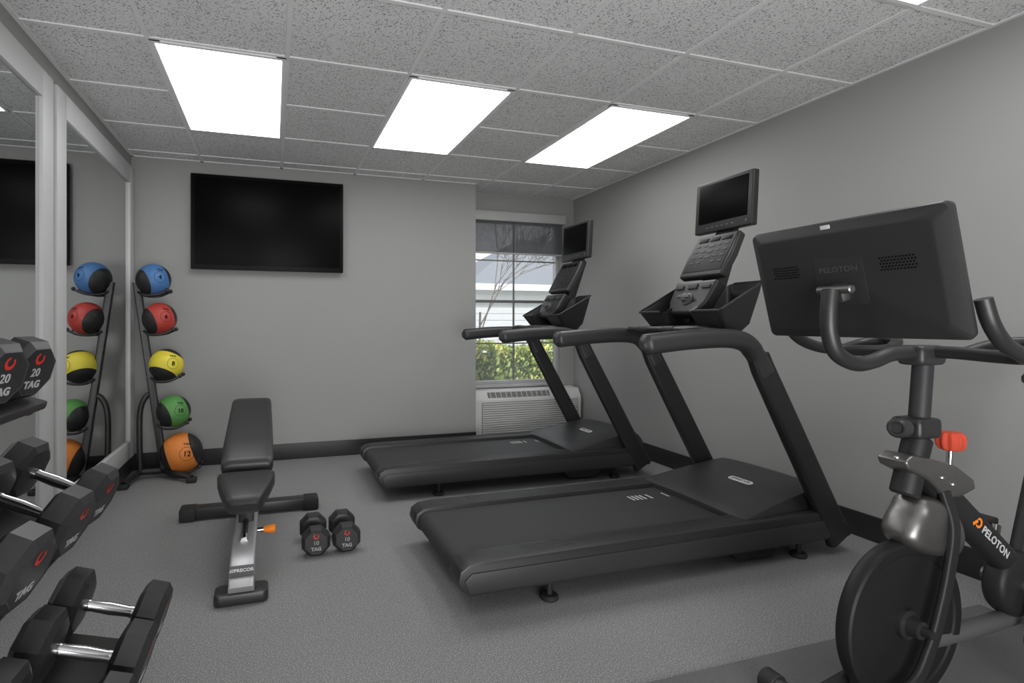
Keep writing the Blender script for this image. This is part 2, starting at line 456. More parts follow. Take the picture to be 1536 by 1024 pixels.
for X, z, r, col, num, cn in balls:
    b = NB()
    px = post_x(z-r)
    for sy in (-1, 1):
        tube(b, [(px-ox, sy*.02, z-r*.78), (px-ox+.05, sy*.06, z-r*1.0), (X-ox+.03, sy*.085, z-r*.96+.0), (X-ox+r*.85, sy*.07, z-r*.70)], .009, 10, 5)
        bmesh.ops.create_uvsphere(b, u_segments=10, v_segments=8, radius=.015, matrix=M.Translation((X-ox+r*.87, sy*.07, z-r*.67)))
    obj('ball_cradle', b, MT['steel'], t)
    bt = thing('medicine_ball', {'4': 'blue and black medicine ball numbered 4, topmost on the corner rack', '6': 'red and black medicine ball numbered 6 on the corner rack',
               '8': 'yellow and black medicine ball numbered 8 on the corner rack', '10': 'green and black medicine ball numbered 10 on the corner rack',
               '12': 'large orange medicine ball numbered 12, lowest on the corner rack'}[num], 'medicine ball', (X, RY, z), group='medicine balls on the corner rack')
    big = num == '12'
    b = NB(); bmesh.ops.create_uvsphere(b, u_segments=48, v_segments=28, radius=r)
    obj('ball', b, ball_mat('ball_'+cn, col, V((-.3, -.45, -.85)).normalized() if num == '8' else (V((-.95, -.05, -.3)).normalized() if big else ax)), bt, 80)
    n = V((.52, -.82, .22)) if not big else V((.38, -.9, .2)); n.normalize()
    up = V((.12, 0, 1)); up = (up-n*up.dot(n)).normalized(); tt = up.cross(n)
    text('number', num, r*.36, MT['darkink'], frame(n*r+up*(-r*.10), tt, up), bt, 0., .0012, sphere=r+.003)
    text('lettering', 'TAG', r*.2, MT['darkink'], frame(n*r+up*(r*.42), tt, up), bt, 0., .0008, sphere=r+.0025)
    b = NB(); swirl(b, r*.36, frame(n*r+up*(-r*.10), tt, up), 0, 360, .05, .05, 32)
    for v in b.verts: v.co = v.co.normalized()*(r+.0022)
    obj('number_ring', b, MT['darkink'], bt)

# ------------------------------------------------------------ bench
BX, BY = -.125, 3.0
t = thing('weight_bench', 'black padded adjustable weight bench on a silver grey spine', 'weight bench', (BX, BY, 0))
def yz(Y, z, x=0): return (x, Y-BY, z)
b = NB()
P = [yz(2.595, .318), yz(2.60, .322), yz(2.63, .332), yz(2.74, .355), yz(2.83, .374), yz(2.86, .380), yz(2.872, .382)]
sweep(b, P, rrect(1, 1, .2, 5), [(.115, .055), (.135, .075), (.16, .082), (.225, .084), (.264, .084), (.262, .076), (.24, .04)], side=(1, 0, 0)); obj('seat', b, MT['pad'], t, 50)
b = NB()
def bk(f): return yz(2.905+f*.70, .415+f*.235)
P = [bk(0), bk(.015), bk(.06), bk(.3), bk(.6), bk(.93), bk(.98), bk(1)]
sweep(b, P, rrect(1, 1, .2, 5), [(.215, .035), (.238, .07), (.25, .084), (.248, .084), (.238, .08), (.226, .08), (.218, .072), (.195, .045)], side=(1, 0, 0)); obj('backrest', b, MT['pad'], t, 50)
b = NB(); sweep(b, [yz(2.375, .045), yz(2.475, .107), yz(2.56, .128), yz(2.95, .168), yz(3.1, .165), yz(3.5, .065)], rrect(.1, .07, .012), side=(1, 0, 0)); obj('spine', b, MT['grey'], t)
b = NB(); prism(b, [(-.105, -.04), (-.09, -.055), (.09, -.055), (.105, -.04), (.105, .035), (.085, .055), (-.085, .055), (-.105, .035)], 0, .046, 'xy', .01, mtx=M.Translation(yz(2.412, .001)))
obj('front_foot', b, MT['black'], t)
b = NB(); box(b, yz(3.48, .045), (.66, .085, .06), .01); r_ = obj('rear_crossbar', b, MT['black'], t)
for s in (-1, 1):
    b = NB(); box(b, yz(3.48, .04, s*.345), (.09, .11, .075), .014); obj('end_cap', b, MT['rubber'], r_)
b = NB(); box(b, yz(2.84, .26), (.07, .09, .2), .01); box(b, yz(2.84, .34), (.16, .16, .02), .004); obj('seat_post', b, MT['steel'], t)
b = NB(); sweep(b, [yz(3.35, .12), yz(3.22, .475)], rrect(.06, .035, .008), side=(1, 0, 0)); box(b, yz(3.2, .465), (.1, .3, .02), .004, rot=(R(18), 0, 0)); obj('back_support', b, MT['steel'], t)
b = NB(); cyl(b, yz(2.64, .172), yz(2.88, .200), .013); obj('adjuster_tube', b, MT['steel'], t)
b = NB(); cyl(b, yz(2.60, .168), yz(2.65, .174), .018); obj('adjuster_sleeve', b, MT['chrome'], t)
b = NB(); cyl(b, yz(2.76, .155, .05), yz(2.76, .155, .085), .011); h_ = obj('pull_pin', b, MT['chrome'], t)
b = NB(); m, L = along(yz(2.76, .155, .08), yz(2.76, .155, .135)); lathe(b, [(0, 0), (.012, 0), (.016, .012), (.019, .03), (.021, .048), (.015, .055), (0, .055)], m, 20); obj('knob', b, MT['orange'], h_)
# name plate on the sloping front face of the spine
sp0, sp1 = V(yz(2.375, .045)), V(yz(2.475, .107)); upv = (sp1-sp0).normalized(); nv = V((1, 0, 0)).cross(upv)
pl = frame(sp0 + upv*.071 + nv*.039, (1, 0, 0), upv)
b = NB(); box(b, (0, 0, .0), (.098, .05, .006), .001, mtx=pl); np_ = obj('name_plate', b, MT['plate'], t)
text('lettering', '///PRECOR', .0205, MT['ink'], pl @ M.Translation((0, .0, .0038)), np_, .0005, .0006)

# ------------------------------------------------------------ dumbbells
def dumbbell(num, label, loc, rot, hr, group, hl=.072, gap=.125):
    t = thing('dumbbell', label, 'dumbbell', loc, rot, group)
    b = NB(); m = M.Rotation(PI/2, 4, 'Y')
    g = gap/2
    lathe(b, [(.013, -g-.02), (.016, -g), (.016, -g+.012), (.0148, -g+.016), (.0175, 0), (.0148, g-.016), (.016, g-.012), (.016, g), (.013, g+.02)], m, 20); obj('handle', b, MT['chrome'], t)
    for s in (1, -1):
        b = NB(); rings = []
        for x, f in ((g, .62), (g+.004, .80), (g+.016, 1.), (g+hl-.016, 1.), (g+hl-.004, .86), (g+hl, .80), (g+hl-.0015, .76)):
            rings.append([(s*x, hr*f*math.cos(R(22.5+45*i)), hr*f*math.sin(R(22.5+45*i))) for i in range(8)])
        loft(b, rings); hd = obj('head', b, MT['urethane'], t, 20)
        f = frame((s*(g+hl-.0012), 0, 0), (0, s, 0), (0, 0, 1))
        b = NB(); swirl(b, hr*.19, f @ M.Translation((0, hr*.42, 0)), 100, 400, .3, .55); obj('emblem', b, MT['red'], hd)
        if num: text('number', num, hr*.37, MT['ink2'], f @ M.Translation((0, -hr*.03, 0)), hd, .0005, .0004)
        text('lettering', 'TAG', hr*.32, MT['ink2'], f @ M.Translation((0, -hr*.42, 0)), hd, .0005, .001, spacing=1.05)
    return t
HR = .0735
fz = HR*math.cos(R(22.5))+.001
d10 = dumbbell('10', 'ten pound black dumbbell on the floor, the one next to the bench', (.2, 2.87, fz), (0, 0, -PI/2), HR, 'pair of dumbbells on the floor')
dup(d10, (.35, 2.875, fz), (0, 0, -PI/2), 'ten pound black dumbbell on the floor, the one next to the treadmill')

# rack on the left with three sloping tiers
# tier: X, z of the outer heads, slope, yaw, places along the wall, head radius, head length
tiers = [(-.562, 1.036, R(18), R(-16), [1.56, 1.405], .0765, .07), (-.515, .63, R(24), R(-9), [1.89, 1.655, 1.375], .091, .08), (-.345, .29, R(17), R(-3), [1.79, 1.565, 1.34], .091, .08)]
GAP = .13
RX, RYc = -.62, 1.3
rack = thing('dumbbell_rack', 'black three tier dumbbell rack at the left edge of the photo', 'dumbbell rack', (RX, RYc, 0))
cs = []
for ti, (X, z, ta, yw, ys, hr, hl) in enumerate(tiers):
    L = GAP+hl
    cx, cz = X-L/2*math.cos(ta), z+L/2*math.sin(ta); cs.append((cx, cz, ta))
    n = V((math.sin(ta), 0, math.cos(ta))); t_ = V((math.cos(ta), 0, -math.sin(ta)))
    ye = max(ys)+.03
    b = NB(); c = V((cx, 0, cz)) - n*(hr*.924+.009)
    f = frame((c.x-RX, (ye+.62)/2-RYc, c.z), t_, (0, 1, 0))
    wy = ye-.62
    for sx in (-L/2, L/2): box(b, (sx, 0, 0), (.05, wy, .012), .004, mtx=f)
    box(b, (0, 0, -.008), (.2, wy, .012), .004, mtx=f)
    if ti == 0: box(b, (.138, 0, -.004), (.04, wy, .022), .008, mtx=f)
    box(b, (-.16, 0, .01), (.012, wy, .045), .004, mtx=f); box(b, (-.12, 0, -.008), (.09, wy, .012), .004, mtx=f)
    obj('shelf', b, MT['steel'], rack)
for Y in (.8, 1.72):
    b = NB()
    sweep(b, [(-.84-RX, Y-RYc, .05), (-.87-RX, Y-RYc, 1.1)], rrect(.05, .08, .01), side=(0, 1, 0))
    for cx, cz, ta in cs:
        n = V((math.sin(ta), 0, math.cos(ta))); t_ = V((math.cos(ta), 0, -math.sin(ta)))
        c = V((cx-RX, Y-RYc, cz)) - n*.135
        a = c + t_*.09; e = V((-.85-RX, Y-RYc, c.z+.04))
        sweep(b, [e, a], rrect(.04, .03, .006), side=(0, 1, 0))
    obj('upright', b, MT['steel'], rack)
    b = NB(); box(b, (-.62-RX, Y-RYc, .03), (.55, .08, .055), .012); obj('foot', b, MT['steel'], rack)
words = [['black dumbbell marked 20 on the top tier, farther along the rack', 'black dumbbell marked 20 on the top tier, cut by the left edge'],
         ['black dumbbell on the middle tier, farthest along the rack', 'black dumbbell in the middle of the middle tier, second along the rack', 'black dumbbell on the middle tier closest to the camera'],
         ['black dumbbell on the bottom tier, farthest along the rack', 'black dumbbell on the bottom tier, second from the far end', 'black dumbbell on the bottom tier in the lower left corner of the photo']]
made = {}
for ti, (X, z, ta, yw, ys, hr, hl) in enumerate(tiers):
    cx, cz, _ = cs[ti]
    for k, Y in enumerate(ys):
        kind = min(ti, 1)
        loc = V((cx, Y, cz)); rot = (0, ta, yw)
        if kind not in made: made[kind] = dumbbell('20' if kind == 0 else '', words[ti][k], loc, rot, hr, 'dumbbells on the rack', hl, GAP)
        else: dup(made[kind], loc, rot, words[ti][k])

# ------------------------------------------------------------ treadmill
def treadmill():
    t = thing('treadmill', 'black treadmill nearest the camera, beside the exercise bike', 'treadmill', (.67, 2.38, 0), group='treadmills in a row')
    b = NB(); bb(b, .06, 1.95, -.36, .36, .075, .135, .01); obj('deck', b, MT['black'], t)
    b = NB()
    prof = [(.05+.05*math.cos(R(a)), .145+.05*math.sin(R(a))) for a in range(90, 271, 20)]
    prism(b, [(x+.02, z) for x, z in prof] + [(1.5, .095), (1.5, .196)], -.266, .266, 'xz', 0); rb = obj('running_belt', b, MT['belt'], t)
    for s in (-1, 1):
        b = NB()
        prism(b, [(.06, .085), (.02, .11), (.005, .145), (.015, .185), (.05, .207), (.12, .214), (1.9, .222), (2.0, .2), (2.08, .13), (2.06, .085)], s*.274, s*.40, 'xz', .009, 2)
        sr = obj('side_rail', b, MT['black'], t)
        b = NB()
        for k in range(5): box(b, (.925, s*(.297+.02*k), .2168), (1.25, .006, .004), .001, rot=(0, -.0045, 0))
        obj('grip_strip', b, MT['black'], sr)
        b = NB()
        prism(b, [(.05, .098), (.03, .15), (.06, .176), (1.95, .183), (2.03, .14), (2.03, .098)], s*.396, s*.407, 'xz', .003)
        obj('side_trim', b, MT['black2'], sr)
        for x in (.42, 1.78):
            b = NB(); cyl(b, (x, s*.35, .0), (x, s*.35, .022), .038, 24, .006); cyl(b, (x, s*.35, .02), (x, s*.35, .09), .012)
            obj('levelling_foot', b, MT['rubber'], t)
        b = NB(); prism(b, [(1.35, .08), (1.42, .02), (1.62, .012), (1.7, .08)], s*.22, s*.34, 'xz', .008); obj('transport_skid', b, MT['rubber'], t)
    b = NB()
    for x in (1.165, 1.19, 1.215, 1.24, 1.28, 1.385):
        prism(b, [(x, .10), (x+.011, .10), (x+.011, .165), (x, .165)], .1955, .1968, 'xy')
    obj('belt_mark', b, MT['ink'], rb)
    # motor hood: front lip, sculpted shoulders sloping in towards the uprights
    b = NB()
    def hs(x, hw, zt):
        e = min(.034, (zt-.13)*.5)
        return [(x, -hw, .12), (x, -hw, zt-e), (x, -hw+e*.3, zt-e*.35), (x, -hw+e, zt-e*.05), (x, -hw*.55, zt+.003), (x, 0, zt+.005), (x, hw*.55, zt+.003), (x, hw-e, zt-e*.05), (x, hw-e*.3, zt-e*.35), (x, hw, zt-e), (x, hw, .12)]
    loft(b, [hs(1.42, .372, .20), hs(1.424, .374, .219), hs(1.445, .374, .234), hs(1.50, .370, .247), hs(1.60, .358, .268), hs(1.74, .344, .294), hs(1.86, .336, .314), hs(1.95, .334, .322), hs(2.01, .33, .31), hs(2.05, .325, .27), hs(2.07, .32, .19)])
    hd = obj('motor_hood', b, MT['black2'], t, 34)
    up = V((.2, 0, .037)).normalized()
    fr = frame((1.72, -.06, .2965), (0, -1, 0), up)
    b = NB(); prism(b, rrect(.15, .04, .0195, 6), .0, .004, 'xy', mtx=fr); obj('badge', b, MT['white'], hd)
    text('lettering', '///PRECOR', .026, MT['dimink'], fr @ M.Translation((0, 0, .0048)), hd, .0004, .0004)
    # uprights and handrails
    for s in (-1, 1):
        y = s*.385
        b = NB(); sweep(b, [(2.0, y, .08), (1.965, y, .14), (1.70, y, .605), (1.515, y, .93), (1.49, y, .985)], rrect(.055, .12, .02), [(1, 1.25), (1, 1.05), 1., .95, .9], side=(0, 1, 0)); obj('upright', b, MT['steel'], t)
        b = NB()
        P = smooth([(.845, y, 1.045), (.9, y, 1.052), (1.1, y, 1.068), (1.3, y, 1.072), (1.41, y, 1.052), (1.475, y, .99), (1.525, y, .905)], 6)
        n = len(P); sc = []
        for i in range(n):
            f = i/(n-1)
            e = min(1, .45+i*.14)
            sc.append((e*1., e*(1.-.1*f)) if f < .8 else (.9, .9+.55*(f-.8)))
        sweep(b, P, rrect(.08, .092, .034, 5), sc, side=(0, 1, 0)); obj('handrail', b, MT['black2'], t, 50)
        # angular cup holder bin with an outer lip
        b = NB()
        def ring(x0, x1, ya, yb, zf, zb, rr=.022):
            pr = rrect(x1-x0, yb-ya, rr, 4)
            return [((x0+x1)/2+p[0], s*((ya+yb)/2+p[1]), zf+(zb-zf)*((p[0]+(x1-x0)/2)/(x1-x0))) for p in pr]
        loft(b, [ring(1.42, 1.55, .12, .24, 1.085, 1.10), ring(1.40, 1.575, .105, .268, 1.115, 1.14), ring(1.352, 1.61, .09, .296, 1.185, 1.30), ring(1.346, 1.618, .086, .302, 1.20, 1.345), ring(1.36, 1.604, .10, .288, 1.20, 1.345), ring(1.40, 1.575, .12, .262, 1.14, 1.19, .02)])
        ch = obj('cup_holder', b, MT['black'], t, 30)
        b = NB(); P2 = [(1.345, s*.12, 1.203), (1.345, s*.29, 1.203), (1.358, s*.304, 1.21), (1.60, s*.304, 1.338), (1.618, s*.29, 1.347), (1.618, s*.12, 1.347)]
        sweep(b, P2, rrect(.01, .012, .003)); obj('rim', b, MT['black2'], ch)
        b = NB(); tube(b, [(1.44, s*.385, 1.04), (1.42, s*.3, 1.06), (1.44, s*.2, 1.09)], .036, 14, 5); obj('console_arm', b, MT['black'], t)
    b = NB(); bb(b, 1.36, 1.58, -.2, .2, 1.04, 1.13, .03, 3); obj('console_base', b, MT['black'], t)
    b = NB(); tube(b, [(1.42, .3, 1.09), (1.3, .29, 1.105), (1.24, .24, 1.108), (1.225, .15, 1.108), (1.225, -.15, 1.108), (1.24, -.24, 1.108), (1.3, -.29, 1.105), (1.42, -.3, 1.09)], .017, 12, 5); obj('grip_bar', b, MT['steel'], t)
    for s in (-1, 1):
        b = NB(); tube(b, [(1.225, s*.06, 1.108), (1.225, s*.14, 1.108)], .0195, 14); obj('pulse_sensor', b, MT['key'], t)
    # console face
    bd = V((.14, 0, .24)).normalized(); T = (0, -1, 0)
    f = frame((1.565, 0, 1.51), T, bd)
    b = NB(); prism(b, [(-.15, -.135), (.15, -.135), (.16, .0), (.145, .135), (-.145, .135), (-.16, 0)], -.045, 0, 'xy', .012, 3, f); cs_ = obj('console', b, MT['black2'], t)
    b = NB(); box(b, (0, .01, .001), (.27, .23, .003), .001, mtx=f); obj('control_face', b, MT['matte'], cs_)
    for k in range(3):
        b = NB(); box(b, (-.08+.08*k, .098, .003), (.066, .026, .003), .001, mtx=f); obj('readout', b, MT['screen'], cs_)
    spots = [(-.1+.05*i, .06-.036*j) for i in range(5) if i != 2 for j in range(4)] + [(0, .055-.035*j) for j in range(3)]
    for u, v in spots:
        b = NB(); box(b, (u, v, .0022), (.028 if u else .04, .012 if u else .018, .003), .001, mtx=f); obj('key', b, MT['key'], cs_)
    f2 = frame((1.435, 0, 1.285), T, V((.11, 0, .19)).normalized())
    b = NB(); prism(b, [(-.095, -.105), (.095, -.105), (.135, -.03), (.15, .1), (-.15, .1), (-.135, -.03)], -.07, 0, 'xy', .018, 3, f2); lc = obj('lower_console', b, MT['black'], t)
    b = NB(); lathe(b, [(0, .0), (.036, 0), (.036, .008), (.026, .012), (.022, .03), (.014, .034), (0, .034)], f2 @ M.Translation((0, -.02, 0)), 24)
    box(b, (0, -.02, .03), (.085, .02, .014), .005, mtx=f2); obj('speed_paddle', b, MT['plate'], lc)
    for u, v, wd_, ht in ((-.095, .055, .055, .022), (.095, .055, .055, .022), (0, .058, .06, .03)):
        b = NB(); box(b, (u, v, .003), (wd_, ht, .008), .002, mtx=f2); obj('control_key', b, MT['key'], lc)
    b = NB(); box(b, (1.6, 0, 1.36), (.07, .13, .6), .02, rot=(0, R(20), 0)); obj('console_neck', b, MT['black'], t)
    # monitor
    f3 = frame((1.655, 0, 1.79), T, V((.06, 0, 1)).normalized())
    b = NB(); box(b, (0, 0, -.022), (.395, .288, .04), .008, 3, mtx=f3); box(b, (0, -.01, -.05), (.26, .2, .03), .01, mtx=f3)
    box(b, (0, -.14, -.06), (.1, .1, .03), .008, mtx=f3); mo = obj('monitor', b, MT['black'], t)
    b = NB(); box(b, (0, .018, -.001), (.335, .215, .004), .001, mtx=f3); obj('screen', b, MT['screen'], mo)
    for k in range(6):
        b = NB(); box(b, (-.1+.035*k, -.117, -.001), (.016, .007, .004), .001, mtx=f3); obj('monitor_button', b, MT['dimink'], mo)
    b = NB(); box(b, (.165, -.117, -.001), (.014, .014, .004), .001, mtx=f3); obj('power_button', b, MT['dimink'], mo)
    return t
tm = treadmill()
dup(tm, (.63, 3.84, 0), None, 'black treadmill farther back, in front of the window')

# ------------------------------------------------------------ exercise bike
EX, EY, EZ = 1.9, 1.14, .007
b = NB(); bb(b, 1.05, 2.72, .55, 1.455, .0005, EZ-.0005, .002); tag(obj('floor_mat', b, MT['mat_']), 'thin dark rubber mat under the exercise bike', 'mat')
t = thing('exercise_bike', 'black stationary exercise bike with large screen by the right wall', 'exercise bike', (EX, EY, EZ))
def L_(X, Y, z): return V((X-EX, Y-EY, z-EZ))
def PX(px, py, Y=1.14):
    p = atY(px, py, Y); return L_(p.x, p.y, p.z)
# flywheel
FX, FZ = 1.775, .258
m = M.Translation(L_(FX, 1.14, FZ)) @ M.Rotation(PI/2, 4, 'X')
b = NB()
pr = [(.02, .014), (.06, .014), (.19, .019), (.2, .018), (.206, .022), (.230, .023), (.237, .019), (.240, .012)]
lathe(b, pr + [(r, -h) for r, h in pr[::-1]] + [pr[0]], m, 72); fw = obj('flywheel', b, MT['disc'], t, 25)
b = NB()
lathe(b, [(0, .085), (.012, .085), (.014, .06), (.026, .058), (.03, .03), (.042, .026), (.045, .012), (.045, -.012), (.03, -.03), (.026, -.058), (.014, -.06), (.012, -.085), (0, -.085)], m, 32); obj('hub', b, MT['steel'], fw)
# fork blades running to the front stabiliser
for s in (-1, 1):
    b = NB(); y = 1.14+s*.06
    P = [L_(1.905, 1.14+s*.035, .64), L_(1.905, y, .54), L_(1.885, y, .42), L_(1.85, y, .31), L_(1.80, y, .2), L_(1.72, y, .11), L_(1.50, y, .05)]
    sweep(b, smooth(P, 6), rrect(.02, .038, .008), side=(0, 1, 0)); obj('fork', b, MT['matte'], t, 50)
b = NB(); tube(b, [L_(1.455, .98, .042), L_(1.455, 1.30, .042)], .028, 18); fs = obj('stabilizer', b, MT['steel'], t)
for y in (.985, 1.295):
    b = NB(); cyl(b, L_(1.455, y-.025, .042), L_(1.455, y+.025, .042), .034); obj('end_cap', b, MT['rubber'], fs)
b = NB(); tube(b, [L_(2.72, .88, .045), L_(2.72, 1.40, .045)], .03, 18); obj('stabilizer', b, MT['steel'], t)
# main frame
b = NB(); sweep(b, [L_(1.875, 1.14, .70), L_(1.93, 1.14, .635), L_(2.30, 1.14, .335), L_(2.5, 1.14, .2), L_(2.72, 1.14, .06)], rrect(.06, .085, .022), [(1, .9), 1., 1., .8, .6], side=(0, 1, 0)); obj('main_frame', b, MT['matte'], t)
b = NB(); tube(b, [L_(1.86, 1.14, .185), L_(2.05, 1.14, .18), L_(2.5, 1.14, .2)], .026, 16, 5)
obj('lower_tube', b, MT['plate'], t)
b = NB(); sweep(b, [L_(2.33, 1.14, .33), L_(2.47, 1.14, .74)], rrect(.055, .075, .02), side=(0, 1, 0)); obj('seat_tube', b, MT['steel'], t)
b = NB(); tube(b, [L_(2.465, 1.14, .72), L_(2.54, 1.14, .93)], .026, 16); obj('seat_post', b, MT['grey'], t)
b = NB()
P = [L_(2.38, 1.14, .955), L_(2.42, 1.14, .962), L_(2.52, 1.14, .965), L_(2.62, 1.14, .97), L_(2.66, 1.14, .965)]
sweep(b, P, rrect(1, 1, .3, 5), [(.04, .03), (.06, .05), (.1, .055), (.18, .06), (.14, .04)], side=(0, 1, 0)); obj('saddle', b, MT['pad'], t, 50)
# crank, guard, pedals
b = NB(); m2 = M.Translation(L_(2.29, 1.14, .30)) @ M.Rotation(PI/2, 4, 'X')
lathe(b, [(0, .036), (.03, .036), (.085, .034), (.098, .028), (.104, .018), (.104, -.018), (.098, -.028), (.085, -.034), (.03, -.036), (0, -.036)], m2, 48); obj('belt_guard', b, MT['matte'], t)
for s in (-1, 1):
    b = NB(); dx, dz = s*.06, s*.155
    sweep(b, [L_(2.29, 1.14+s*.06, .30), L_(2.29+dx, 1.14+s*.07, .30+dz)], rrect(.018, .03, .006), side=(0, 1, 0)); cyl(b, L_(2.29, 1.14+s*.03, .30), L_(2.29, 1.14+s*.075, .30), .022)
    ck = obj('crank', b, MT['satin'], t)
    b = NB(); box(b, L_(2.29+dx, 1.14+s*.13, .30+dz), (.1, .085, .025), .008); obj('pedal', b, MT['rubber'], ck)
# head, stem
b = NB(); p0, p1 = PX(1377, 655), PX(1356, 742)
cyl(b, p1, p0, .037, 24, .006); obj('head_tube', b, MT['matte'], t)
b = NB(); cyl(b, PX(1376, 665), PX(1385, 540), .0265, 24, .004); obj('handlebar_post', b, MT['key'], t)
b = NB(); c = PX(1374, 640); box(b, c, (.1, .085, .06), .016, 3); cyl(b, c+V((-.02, 0, 0)), c+V((-.085, 0, .005)), .014); cl = obj('post_clamp', b, MT['black'], t)
b = NB(); m3, l3 = along(c+V((-.07, -.01, .004)), c+V((-.115, -.02, .006)))
lathe(b, [(0, 0), (.022, 0), (.029, .008), (.029, .034), (.022, .045), (.017, .045), (.015, .04), (0, .04)], m3, 24); obj('adjustment_knob', b, MT['black2'], cl)
# silver bracket + resistance knob
b = NB()
pts = [(1336, 688), (1348, 678), (1386, 686), (1412, 694), (1438, 714), (1440, 728), (1418, 740), (1396, 742), (1372, 716), (1340, 699)]
prism(b, [(PX(x, y).x, PX(x, y).z) for x, y in pts], -.042, .042, 'xz', .009, 3); br = obj('brake_bracket', b, MT['satin'], t)
b = NB(); cyl(b, L_(1.985, 1.14, .66), L_(1.995, 1.14, .755), .009); obj('resistance_stem', b, MT['chrome'], br)
b = NB(); rk = []
for h, r in ((-.004, .016), (0, .028), (.008, .033), (.022, .0355), (.036, .0355), (.046, .033), (.052, .027), (.054, .018)):
    k_ = .07 if h > 0 else .03
    rk.append([L_(1.995, 1.14, .752) + V((r*(1+k_*math.cos(10*a))*math.cos(a), r*(1+k_*math.cos(10*a))*math.sin(a), h)) for a in [2*PI*i/80 for i in range(80)]])
loft(b, rk); obj('resistance_knob', b, MT['knobred'], br, 30)
for px, py in ((1345, 686), (1412, 716), (1428, 726)):
    b = NB(); p = PX(px, py, 1.098); cyl(b, p+V((0, .006, 0)), p+V((0, -.006, 0)), .006); obj('bolt', b, MT['chrome'], br)
# flywheel brake cover: smooth rounded shell over the top of the flywheel
b = NB()
pts = [(1368, 742), (1402, 748), (1421, 776), (1426, 806), (1414, 828), (1383, 828), (1353, 819), (1341, 802), (1346, 780), (1356, 762)]
pc = [(PX(x, y).x, PX(x, y).z) for x, y in pts]; gxm = sum(p[0] for p in pc)/10; gzm = sum(p[1] for p in pc)/10
def ringpts(y, k):
    base_ = [(gxm+(p[0]-gxm)*k, y, gzm+(p[1]-gzm)*k) for p in pc]
    loop = smooth([base_[-1]]+base_+[base_[0], base_[1]], 5)
    return loop[5:5+50]
loft(b, [ringpts(-.055, .55), ringpts(-.053, .72), ringpts(-.047, .86), ringpts(-.036, .95), ringpts(-.02, 1.), ringpts(.02, 1.), ringpts(.036, .95), ringpts(.047, .86), ringpts(.053, .72), ringpts(.055, .55)])
obj('brake_cover', b, MT['satin'], t, 70)
# handlebars
b = NB()
for s in (-1, 1):
    def q(X, dy, z): return L_(X, 1.14+s*dy, z)
    tube(b, [q(1.875, 0, 1.055), q(1.88, .08, 1.055), q(1.88, .17, 1.05), q(1.86, .24, 1.05), q(1.79, .27, 1.06), q(1.71, .275, 1.09), q(1.66, .275, 1.14), q(1.64, .27, 1.20)], .0185, 14, 6)
obj('handlebar', b, MT['black'], t, 60)
for s in (-1, 1):
    def q(X, dy, z): return L_(X, 1.14+s*dy, z)
    b = NB(); tube(b, [q(1.88, .1, 1.055), q(1.96, .13, 1.08), q(2.0, .19, 1.085), q(1.95, .24, 1.07), q(1.86, .24, 1.05)], .017, 14, 6)
    obj('grip_loop', b, MT['black'], t, 60)
b = NB(); box(b, L_(1.865, 1.14, 1.045), (.11, .075, .06), .018, 3); obj('stem_clamp', b, MT['black2'], t)
b = NB(); tube(b, [L_(1.86, 1.14, 1.05), L_(1.74, 1.14, 1.05), L_(1.66, 1.14, 1.03), L_(1.59, 1.14, 1.025), L_(1.52, 1.14, 1.055), L_(1.492, 1.14, 1.11), L_(1.488, 1.14, 1.17), L_(1.495, 1.14, 1.235)], .0215, 18, 7); obj('screen_arm', b, MT['black'], t, 60)
# screen
bU = V((-math.sin(R(15)), 0, math.cos(R(15))))
f = frame(L_(1.56, 1.145, 1.265), (0, -1, 0), bU)
b = NB()
def rr3(w, h, r, z): return [f @ V((p[0], p[1], z)) for p in rrect(w, h, r, 4)]
loft(b, [rr3(.545, .33, .014, -.022), rr3(.555, .34, .016, -.018), rr3(.56, .345, .018, -.004), rr3(.552, .338, .018, .006), rr3(.50, .29, .02, .02), rr3(.485, .275, .02, .022)])
sc = obj('screen', b, MT['black'], t, 30)
b = NB(); box(b, (0, 0, -.0225), (.52, .305, .003), .001, mtx=f); obj('display', b, MT['screen'], sc)
b = NB(); prism(b, rrect(.14, .14, .014), .02, .0231, 'xy', .0008, mtx=f @ M.Translation((.0, .0, 0))); obj('mount_plate', b, MT['black'], sc)
for cx in (-.165, .155):
    b = NB()
    for i in range(11):
        for j in range(5):
            box(b, (cx-.04+.008*i+(.004 if j % 2 else 0), .055-.008*j, .0222), (.0042, .0042, .001), mtx=f)
    obj('speaker_grille', b, MT['gloss'], sc)
text('lettering', 'PELOTON', .023, MT['faint'], f @ M.Translation((0, .035, .0236)), sc, .0003, .0003, spacing=1.1)
b = NB(); box(b, (-.02, .158, .014), (.028, .014, .002), .0005, mtx=f); obj('sticker', b, MT['ink'], sc)
b = NB(); box(b, (0, -.03, .035), (.04, .05, .035), .008, mtx=f); cyl(b, f @ V((-.05, -.018, .048)), f @ V((.05, -.018, .048)), .0125); obj('screen_hinge', b, MT['satin'], t)
# frame lettering on the near side of the main frame
dirn = V((.37, 0, -.30)).normalized(); upn = V((.30, 0, .37)).normalized()
base = L_(1.93, 1.14, .635)
fl = frame(base + dirn*.285 + V((0, -.0308, 0)), dirn, upn)
text('lettering', 'PELOTON', .034, MT['ink'], fl, t, .0005, .0006, spacing=1.05)
b = NB(); fo = frame(base + dirn*.178 + V((0, -.0308, 0)), dirn, upn)
swirl(b, .016, fo @ M.Translation((0, .004, 0)), -130, 150, .35, .55, ext=.0008)
box(b, (-.011, -.011, .0005), (.010, .024, .0006), mtx=fo @ M.Rotation(R(-35), 4, 'Z')); obj('emblem', b, MT['orange'], t)
b = NB(); cyl(b, L_(2.36, 1.115, .545), L_(2.36, 1.06, .545), .028, 24, .005); obj('adjustment_knob', b, MT['black2'], t)

